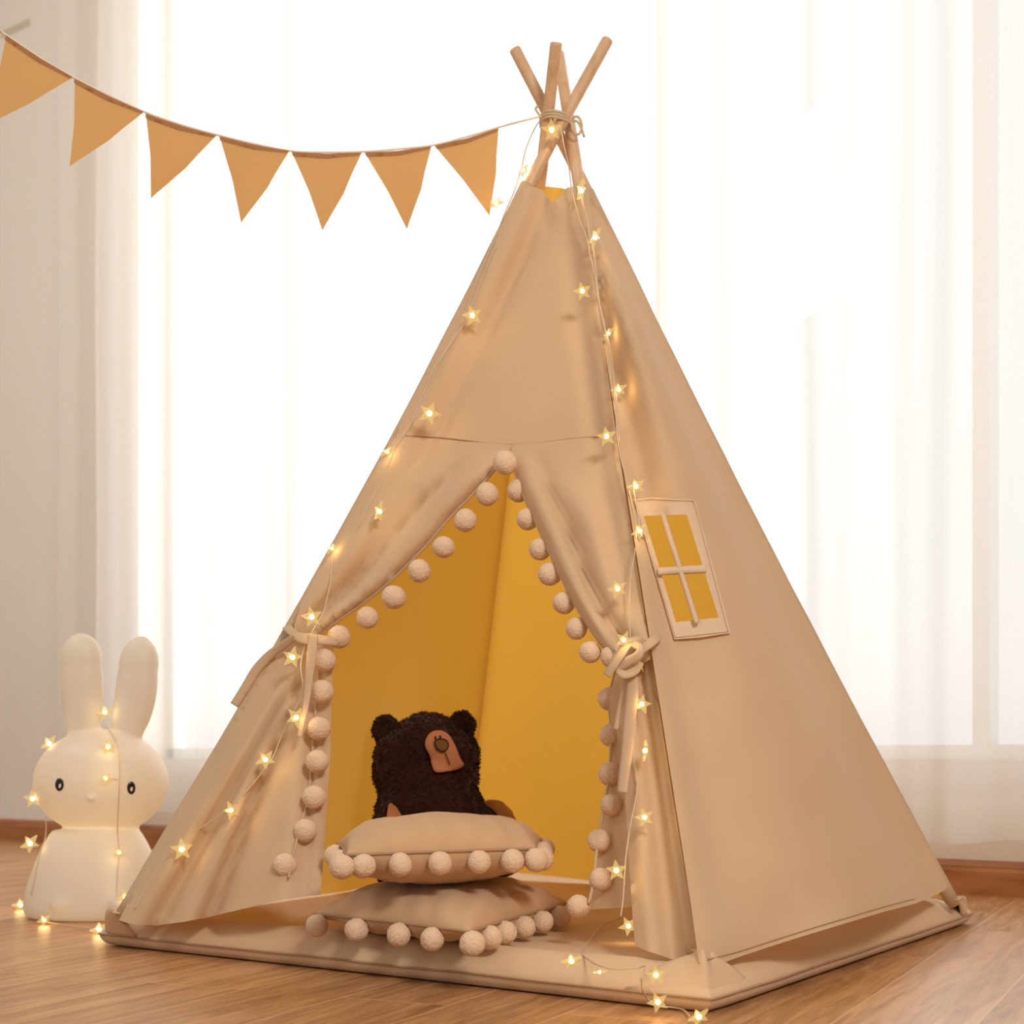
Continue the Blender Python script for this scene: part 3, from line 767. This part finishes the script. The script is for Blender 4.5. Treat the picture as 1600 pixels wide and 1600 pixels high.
for v in me.vertices:
    if v.co.z < .052: v.co.z = .052
    c0 = v.co * 60
    v.co += v.normal * (.004 * noise.noise(c0) + .003 * noise.noise(c0 * 3))
body = new_obj('body', me, FUR, BEAR)
def fuzz(me, count, ln, seed, mat, parent):
    r = random.Random(seed); V = []; F = []; P = me.polygons; n = len(P)
    for _ in range(count):
        p = P[r.randrange(n)]; c0 = p.center; nn = (p.normal + Vector((r.uniform(-.7, .7), r.uniform(-.7, .7), r.uniform(-.7, .5)))).normalized()
        t = nn.orthogonal().normalized(); t.rotate(Quaternion(nn, r.uniform(0, 6))); w = .0016; L = ln * r.uniform(.6, 1.2)
        k = len(V); V += [c0 - t * w, c0 + t * w, c0 + nn * L * .6 + t * w * .7, c0 + nn * L]; F.append([k, k + 1, k + 2, k + 3])
    return mesh('fur', V, F, mat, parent)
f_ = fuzz(me, 15000, .0055, 1, FUR, body); f_['kind'] = 'stuff'
for x, y, r, tx in ((603, 1140, 21, 0), (721, 1134, 22, 0)):
    em = blob_mesh([be(x, y, r, r * 1.05, .022), be(x + (8 if x < 650 else -8), y + 10, r * .95, r, .026)], .004)
    for v in em.vertices: v.co += v.normal * (.003 * noise.noise(v.co * 70) + .002 * noise.noise(v.co * 200))
    eo = new_obj('ear', em, FUR, BEAR); q = fuzz(em, 1500, .005, int(x), FUR, eo); q['kind'] = 'stuff'
def surf_sheet(name, poly, bvh, lift, mat, parent, step, d):
    o = sheet(name, poly, lambda x, y: on_surf(bvh, x, y, lift, d), mat, parent, step=step); return o
mz = surf_sheet('muzzle', catmull([(664, 1165), (668, 1150), (678, 1142), (692, 1142), (703, 1150), (712, 1166), (719, 1184), (725, 1195), (716, 1202), (700, 1205), (682, 1206), (676, 1198), (672, 1182)], 4, True), bearb, .011, MUZ, BEAR, 5, BD - .08)
m = mz.modifiers.new('thickness', 'SOLIDIFY'); m.thickness = .004
def ell(cx, cy, rx, ry, n=18, rot=0.): return [(cx + rx * math.cos(2 * PI * k / n) * math.cos(rot) - ry * math.sin(2 * PI * k / n) * math.sin(rot), cy + rx * math.cos(2 * PI * k / n) * math.sin(rot) + ry * math.sin(2 * PI * k / n) * math.cos(rot)) for k in range(n)]
ns = surf_sheet('nose', catmull([(679, 1159), (684, 1155), (694, 1155), (700, 1160), (700, 1168), (694, 1174), (686, 1172), (681, 1166)], 4, True), bearb, .0165, NOSE, BEAR, 3, BD - .09)
nl = [(679, 1159), (684, 1155), (694, 1155), (700, 1160), (700, 1168), (694, 1174), (686, 1172), (681, 1166)]
tube('outline', [on_surf(bearb, x, y, .017, BD - .09) for x, y in catmull(nl + [nl[0]], 4)], .0012, DARK, ns, 6)
for x, y in ((680.5, 1152.5), (688, 1151)): surf_sheet('eye', ell(x, y, 1.5, 2.6, 10, -.3), bearb, .0165, DARK, BEAR, 1.2, BD - .09)
tube('mouth', [on_surf(bearb, x, y, .0165, BD - .09) for x, y in ((696, 1176), (699, 1184), (703, 1195))], .0009, DARK, BEAR, 6)
pw = surf_sheet('paw_patch', [(602, 1290), (607, 1257), (611, 1254), (620, 1262), (628, 1275), (634, 1300), (615, 1310)], bearb, .010, MUZ, BEAR, 4, BD - .09)
bk = blob_mesh([be(770, 1300, 40, 52, .05, .05), be(786, 1328, 34, 44, .05, .05), be(752, 1318, 50, 60, .05, .05)], .005)
for v in bk.vertices:
    if v.co.z < .053: v.co.z = .053
    v.co += v.normal * .002 * noise.noise(v.co * 80)
new_obj('backing', bk, BACKC, BEAR)

# ------------------------------------------------------------------ rabbit night light
RB = at_z(148, 1433, 0); RD = depth(RB) ; rs = RD / FPX
def rp_(x, y, dd=0.): return at(x, y, RD + dd)
Q = Matrix((RT, FW, UP)).transposed().to_quaternion()
prof = [(1296, 66), (1304, 72), (1318, 80), (1335, 88), (1355, 96), (1378, 104), (1400, 109), (1416, 111), (1426, 109), (1431, 103), (1433, 94)]
def rabbit_extra(bm):
    rings = []
    for y, r in prof:
        c0 = rp_(150, y); c0.z = max(c0.z, .001)
        rings.append([bm.verts.new(c0 + RT * math.cos(2 * PI * k / 48) * r * rs + FW * math.sin(2 * PI * k / 48) * r * rs * .8) for k in range(48)])
    for a, b in zip(rings[:-1], rings[1:]):
        for k in range(48): bm.faces.new((a[k], b[k], b[(k + 1) % 48], a[(k + 1) % 48]))
    bm.faces.new(rings[0]); bm.faces.new(rings[-1][::-1]); bmesh.ops.recalc_face_normals(bm, faces=bm.faces[:])
def tilt(a): return Q @ Quaternion(Vector((0, 1, 0)), a)
balls = [(rp_(158, 1222), (104 * rs, .115, 83 * rs), Q),
         (rp_(128, 1070), (33.5 * rs, .030, 82 * rs), tilt(math.radians(-1.5))), (rp_(127, 1030), (32.5 * rs, .029, 41 * rs), Q), (rp_(217, 1038), (31 * rs, .029, 43 * rs), tilt(math.radians(7))), (rp_(130, 1110), (29 * rs, .03, 68 * rs), tilt(0)),
         (rp_(213, 1076), (32.5 * rs, .030, 84 * rs), tilt(math.radians(7))), (rp_(203, 1114), (27 * rs, .03, 66 * rs), tilt(math.radians(6))),
         (rp_(100, 1412, -.093), (22 * rs, .03, 15 * rs), Q), (rp_(190, 1414, -.093), (22 * rs, .03, 15 * rs), Q), (rp_(143, 1248, -.112), (5.5 * rs, .008, 4 * rs), Q)]
me = blob_mesh(balls, .0038, rabbit_extra)
for v in me.vertices: v.co.z = max(v.co.z, .0005)
rabb = bvh_of(me)
RAB = thing('rabbit_night_light', 'white moulded rabbit night light on the floor left of the tent', 'lamp', Vector((RB.x, RB.y, 0)))
new_obj('shell', me, SHELL, RAB)
for x, y in ((93, 1226), (205, 1231)):
    e = surf_sheet('eye', ell(x, y, 6.3, 10, 20), rabb, .0015, EYE, RAB, 2.5, RD - .11)
    m = e.modifiers.new('thickness', 'SOLIDIFY'); m.thickness = .0025; m.offset = 0
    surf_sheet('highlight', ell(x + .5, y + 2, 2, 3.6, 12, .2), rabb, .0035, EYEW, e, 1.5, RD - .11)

# ------------------------------------------------------------------ star string lights
def star_mesh():
    bm = bmesh.new(); R, r, t = 1., .46, .2
    ringv = []
    for s in (1, -1):
        ringv.append([bm.verts.new((math.sin(k * PI / 5) * (R if k % 2 == 0 else r), math.cos(k * PI / 5) * (R if k % 2 == 0 else r), s * t * .55)) for k in range(10)])
    ct = bm.verts.new((0, 0, t * 1.5)); cb = bm.verts.new((0, 0, -t * 1.5))
    for k in range(10):
        j = (k + 1) % 10
        bm.faces.new((ringv[0][j], ringv[0][k], ct)); bm.faces.new((ringv[1][k], ringv[1][j], cb)); bm.faces.new((ringv[0][k], ringv[0][j], ringv[1][j], ringv[1][k]))
    bmesh.ops.recalc_face_normals(bm, faces=bm.faces[:])
    me = bpy.data.meshes.new('star_bulb'); bm.to_mesh(me); bm.free(); me.materials.append(STARM); return me
STAR = star_mesh()
bm = bmesh.new(); bmesh.ops.create_icosphere(bm, subdivisions=2, radius=1); LEDM = bpy.data.meshes.new('led'); bm.to_mesh(LEDM); bm.free(); LEDM.materials.append(LED)
LAMPD = bpy.data.lights.new('led_glow', 'POINT'); LAMPD.energy = .03; LAMPD.color = (1, .66, .26); LAMPD.shadow_soft_size = .012
def put_star(p, size, parent, spin, edge=0., lit=1.):
    nrm_ = (CAM - p).normalized(); ax = RT.copy(); ax.rotate(Quaternion(nrm_, spin)); nrm_ = nrm_.copy(); nrm_.rotate(Quaternion(ax, edge))
    q = nrm_.to_track_quat('Z', 'Y') @ Quaternion(Vector((0, 0, 1)), spin)
    o = bpy.data.objects.new('star_bulb', STAR); COL.objects.link(o); o.location = p; o.rotation_mode = 'QUATERNION'; o.rotation_quaternion = q; o.scale = (size,) * 3
    set_parent(o, parent)
    l = bpy.data.objects.new('led', LEDM); COL.objects.link(l); l.location = p; l.scale = (size * .24,) * 3; l.parent = o
    l.matrix_parent_inverse = (Matrix.Translation(p) @ q.to_matrix().to_4x4() @ Matrix.Diagonal((size, size, size, 1))).inverted()
    g = bpy.data.objects.new('led_glow', LAMPD); COL.objects.link(g); g.location = p + (CAM - p).normalized() * .012
    return o
def light_string(label, loc, wires, stars, fn, root=None):
    root = root or thing('string_light', label, 'string light', loc, 'star string lights')
    for wv in wires: tube('wire', catmull([fn(*q) for q in wv], 6), 0.0011, WIREM, root, 6)
    for x, y, d, spin, edge, s in stars:
        p = fn(x, y, d); put_star(p, 1.17 * s * depth(p) / FPX, root, spin, edge)
    return root
FD = lambda x, y, d: front(x, y, d)
def Lp(x, y, d): return front(x, y, d)
E_ = 1.25
light_string('star string light running down the left pole of the tent', at(862, 203, DA - .05),
    [[(858, 190, .02), (846, 188, -.01), (836, 200, -.02), (822, 232, -.01), (815, 262, .0), (803, 300, .01), (790, 330, .015), (768, 385, .02), (748, 430, .025), (722, 500, .03), (700, 542, .03), (676, 580, .03), (655, 632, .035), (640, 665, .035), (618, 700, .035), (600, 745, .035), (575, 792, .035), (548, 840, .03), (524, 866, .03), (515, 915, .045), (506, 955, .05), (492, 980, .05), (478, 1005, .05), (470, 1040, .045), (474, 1080, .05), (462, 1105, .045), (440, 1150, .04), (425, 1185, .04), (395, 1225, .04), (360, 1262, .04), (310, 1296, .035), (270, 1328, .035), (235, 1375, .035), (210, 1420, .04)],
     [(808, 310, .01), (795, 345, .018), (770, 395, .022), (752, 436, .026), (724, 506, .03), (690, 560, .03), (664, 620, .035), (645, 662, .036)]],
    [(862, 203, .045, .1, .15, 15), (818, 266, .01, 1, .9, 9), (775, 318, .01, .4, 1.0, 11), (738, 493, .045, .3, .25, 14), (671, 646, .05, .9, .15, 16), (605, 706, .03, .4, 1.1, 10), (593, 799, .05, 1.3, 1.1, 14), (519, 857, .03, .6, 1.1, 10),
     (487, 964, .065, .2, .2, 15), (457, 1027, .06, 1.1, .4, 15), (463, 1121, .062, 2.0, .4, 15), (415, 1187, .055, .7, .5, 14), (361, 1266, .055, 1.6, .7, 13), (284, 1327, .05, .1, .05, 16)], Lp)
strB = light_string('star string light winding down the front pole onto the mat corner', at(908, 298, DA - .1),
    [[(876, 196, .03), (882, 230, .03), (889, 262, .03), (894, 300, .03), (906, 345, .032), (917, 372, .034), (922, 400, .036), (930, 432, .036), (936, 470, .036), (943, 500, .036), (950, 545, .036), (957, 590, .036), (962, 640, .036), (964, 676, .036), (970, 715, .036), (980, 755, .036), (990, 800, .036), (994, 845, .036), (986, 900, .036), (984, 950, .04), (985, 995, .05), (992, 1040, .05), (996, 1090, .045), (994, 1130, .03), (990, 1180, .03), (996, 1230, .03), (985, 1290, .03), (978, 1340, .03), (974, 1400, .02), (970, 1432, .02)],
     [(898, 250, .02), (904, 292, .02), (914, 330, .028), (924, 375, .03), (930, 410, .034), (934, 452, .036), (940, 492, .036), (954, 548, .038), (960, 600, .037), (966, 650, .036), (968, 690, .036)],
     [(988, 752, .036), (996, 800, .03), (1003, 838, .03)]],
    [(908, 298, .03, 1.5, 1.25, 15), (930, 371, .04, 1.2, 1.2, 14), (910, 455, .05, .3, .3, 13), (951, 521, .03, 1.0, 1.2, 10), (967, 609, .03, .5, .7, 12), (948, 682, .05, .2, .25, 14), (994, 760, .035, .5, .6, 13), (1000, 830, .03, .8, .6, 13), (965, 920, .055, .4, .4, 14),
     (975, 1000, .095, .9, .3, 13), (1003, 1100, .055, 2.2, .6, 14), (1008, 1173, .05, 1.57, 1.4, 15), (1007, 1277, .05, .3, .1, 14), (963, 1360, .04, .1, .1, 15)], FD)
def ground(x, y, z): return at_z(x, y, z)
light_string(None, None,
    [[(972, 1434, .062), (955, 1440, .058), (935, 1452, .056), (918, 1474, .055), (905, 1492, .055)], [(908, 1490, .056), (930, 1506, .055), (960, 1514, .055), (1000, 1512, .058)],
     [(1000, 1512, .058), (1008, 1510, .062), (1003, 1530, .055), (1004, 1548, .03), (1012, 1560, .014), (1030, 1572, .006), (1050, 1574, .004), (1068, 1578, .004), (1078, 1588, .005)]],
    [(982, 1447, .075, .5, .3, 14), (893, 1502, .066, .3, .9, 15), (937, 1519, .056, .2, 1.35, 10), (1025, 1524, .066, .1, .3, 14), (1028, 1566, .020, .4, .3, 15), (1092, 1589, .012, .6, .9, 16)], ground, strB)
def rabs(x, y, d):
    return on_surf(rabb, x, y, d, RD - .02)
strC = light_string('star string light draped over the white rabbit night light and round its base', at_z(155, 1452, .01),
    [[(163, 1120, .004), (168, 1136, .004), (178, 1152, .004), (185, 1172, .004), (187, 1200, .004), (186, 1240, .004), (184, 1280, .004), (184, 1305, .004), (186, 1330, .004), (184, 1360, .004), (183, 1390, .004), (184, 1420, .004)],
     [(72, 1276, .006), (72, 1296, .006), (70, 1312, .006), (62, 1334, .006), (55, 1368, .004), (48, 1400, .004)], [(184, 1218, .004), (176, 1217, .006), (166, 1216, .008)]],
    [(164, 1113, .012, .3, .6, 12), (77, 1162, .012, .8, .8, 13), (169, 1167, .014, .2, .3, 12), (165, 1216, .014, .6, .3, 10), (51, 1248, .012, .1, .1, 13), (47, 1318, .012, .7, .7, 14), (186, 1332, .014, .7, .4, 9), (196, 1402, .014, .4, .4, 12)], rabs)
light_string(None, None,
    [[(24, 1418, .005), (33, 1413, .006), (45, 1428, .004), (70, 1440, .004), (110, 1446, .004), (150, 1452, .005), (176, 1450, .006), (188, 1436, .012)]],
    [(32, 1414, .010, .3, .8, 12), (69, 1438, .009, .5, .6, 10), (155, 1452, .009, .4, 1.0, 14)], ground, strC)

# ------------------------------------------------------------------ bunting
def bd(x): return DA - .22 * sstep(845, 0, x)
BUN = thing('bunting', 'mustard linen pennant bunting strung from the tent top to the left', 'bunting', at(845, 182, DA - .03))
cordp = [(-420, -190), (-200, -60), (-60, 15), (10, 56), (60, 90), (115, 122), (170, 150), (226, 176), (283, 196), (340, 212), (398, 226), (455, 237), (511, 239), (567, 238), (622, 234), (676, 228), (728, 215), (779, 200), (812, 191), (845, 183)]
cp = [at(x, y - 1, bd(x) - (.03 if x > 800 else 0)) for x, y in cordp]
dv = cp[0] - cp[1]; kx = (XL + .002 - (cp[0] - W0).dot(RX)) / dv.dot(RX); cp = [cp[0] + dv * kx, cp[0] + dv * kx * .5] + cp
tube('cord', catmull(cp, 5), .0018, CORD, BUN, 6)
pens = [((-104, -8), (3, 50), (-125, 120)), ((10, 56), (114, 121), (-26, 198)), ((117, 123), (225, 175), (109, 260)), ((228, 178), (338, 212), (236, 310)), ((343, 213), (452, 236), (377, 348)), ((456, 238), (565, 239), (504, 360)), ((570, 239), (674, 229), (636, 358)), ((679, 228), (779, 201), (765, 337))]
for k, (a, b, t) in enumerate(pens):
    a, b, t = Vector(a), Vector(b), Vector(t); mid = (a + b) / 2; sagv = Vector((0, 3))
    def p3(x, y, a=a, b=b, t=t, k=k, mid=mid):
        h = max(0, min(1, (Vector((x, y)) - mid).dot((t - mid).normalized()) / (t - mid).length))
        return at(x, y, bd(x) - .004 + .012 * h * math.sin(k * 2.1) + .006 * math.sin(x * .06 + k) * h)
    l1 = a.lerp(t, .5) + Vector((3, 0)); l2 = b.lerp(t, .5) + Vector((3, 2))
    tl = t + (a - t).normalized() * 4; tr = t + (b - t).normalized() * 9
    o = sheet('pennant', [a, a.lerp(b, .25) + Vector((0, 2)), a.lerp(b, .5) + sagv, a.lerp(b, .75) + Vector((0, 2)), b, b.lerp(t, .3) + Vector((1, 1)), l2, tr, t, tl, l1], p3, BUNT, BUN, step=7)
    n_ = (t - mid).normalized() * 6.5
    sheet('hem', [a, a.lerp(b, .5) + sagv * .8, b, b + n_ * .6 - (b - a).normalized() * 3, a.lerp(b, .5) + sagv + n_, a + n_ + (b - a).normalized() * 2], lambda x, y, f=p3: f(x, y) - FW * .002, BUNT_HEM, o, step=6)

# ------------------------------------------------------------------ light
def area(name, loc, target, sx, sy, power, col=(1, 1, 1)):
    d = bpy.data.lights.new(name, 'AREA'); d.shape = 'RECTANGLE'; d.size = sx; d.size_y = sy; d.energy = power; d.color = col
    o = bpy.data.objects.new(name, d); COL.objects.link(o); o.location = loc
    o.rotation_euler = (Vector(target) - Vector(loc)).to_track_quat('-Z', 'Y').to_euler(); return o
wc = (wx0 + wx1) / 2
area('daylight', room(wc - .55, .9, 1.9), room(wc - .55, 0, 1.85), 3.8, 4.2, 108, (1, 1, 1))
area('soft_key', (2.85, -2.6, 2.35), (.3, -.2, .75), .6, .6, 77, (1, .975, .94))  # unseen key lamp, added to light the tent
area('front_fill', (-.6, -3.9, 2.0), (-.3, 0, .5), 1.8, 1.6, 9, (1, .97, .93))  # unseen fill lamp, added to lift the tent front
area('wall_wash', (-1.9, -1.3, 2.9), (-3.4, 1.5, 1.1), .8, .8, 29, (1, .98, .95))  # unseen lamp, added to brighten the wall at the left
for x, y, e, r in ((150, 1285, .17, .04), (150, 1370, .02, .05)):
    d = bpy.data.lights.new('lamp_glow', 'POINT'); d.energy = e; d.color = (1, .72, .36); d.shadow_soft_size = r
    o = bpy.data.objects.new('lamp_glow', d); COL.objects.link(o); o.location = rp_(x, y)
w = bpy.data.worlds.new('overcast'); SC.world = w; w.use_nodes = True
t = w.node_tree; bg = t.nodes['Background']
# a bright hazy sky on the window side of the house, a dim warm room on the other
geo = t.nodes.new('ShaderNodeTexCoord'); dt = t.nodes.new('ShaderNodeVectorMath'); dt.operation = 'DOT_PRODUCT'; dt.inputs[1].default_value = RY
t.links.new(geo.outputs['Generated'], dt.inputs[0]); rp2 = t.nodes.new('ShaderNodeValToRGB')
rp2.color_ramp.elements[0].position = .02; rp2.color_ramp.elements[0].color = (.41, .40, .388, 1); rp2.color_ramp.elements[1].position = .3; rp2.color_ramp.elements[1].color = (1, 1, 1, 1)
t.links.new(dt.outputs['Value'], rp2.inputs[0]); t.links.new(rp2.outputs[0], bg.inputs[0])
ms_ = t.nodes.new('ShaderNodeMapRange'); ms_.inputs[1].default_value = .02; ms_.inputs[2].default_value = .3; ms_.inputs[3].default_value = 1.0; ms_.inputs[4].default_value = .93
t.links.new(dt.outputs['Value'], ms_.inputs[0]); t.links.new(ms_.outputs[0], bg.inputs[1])
SC.view_settings.view_transform = 'Standard'; SC.view_settings.look = 'None'; SC.view_settings.exposure = 0
SC.cycles.max_bounces = 10; SC.cycles.transparent_max_bounces = 16; SC.cycles.use_denoising = True
SC.cycles.sample_clamp_indirect = 6
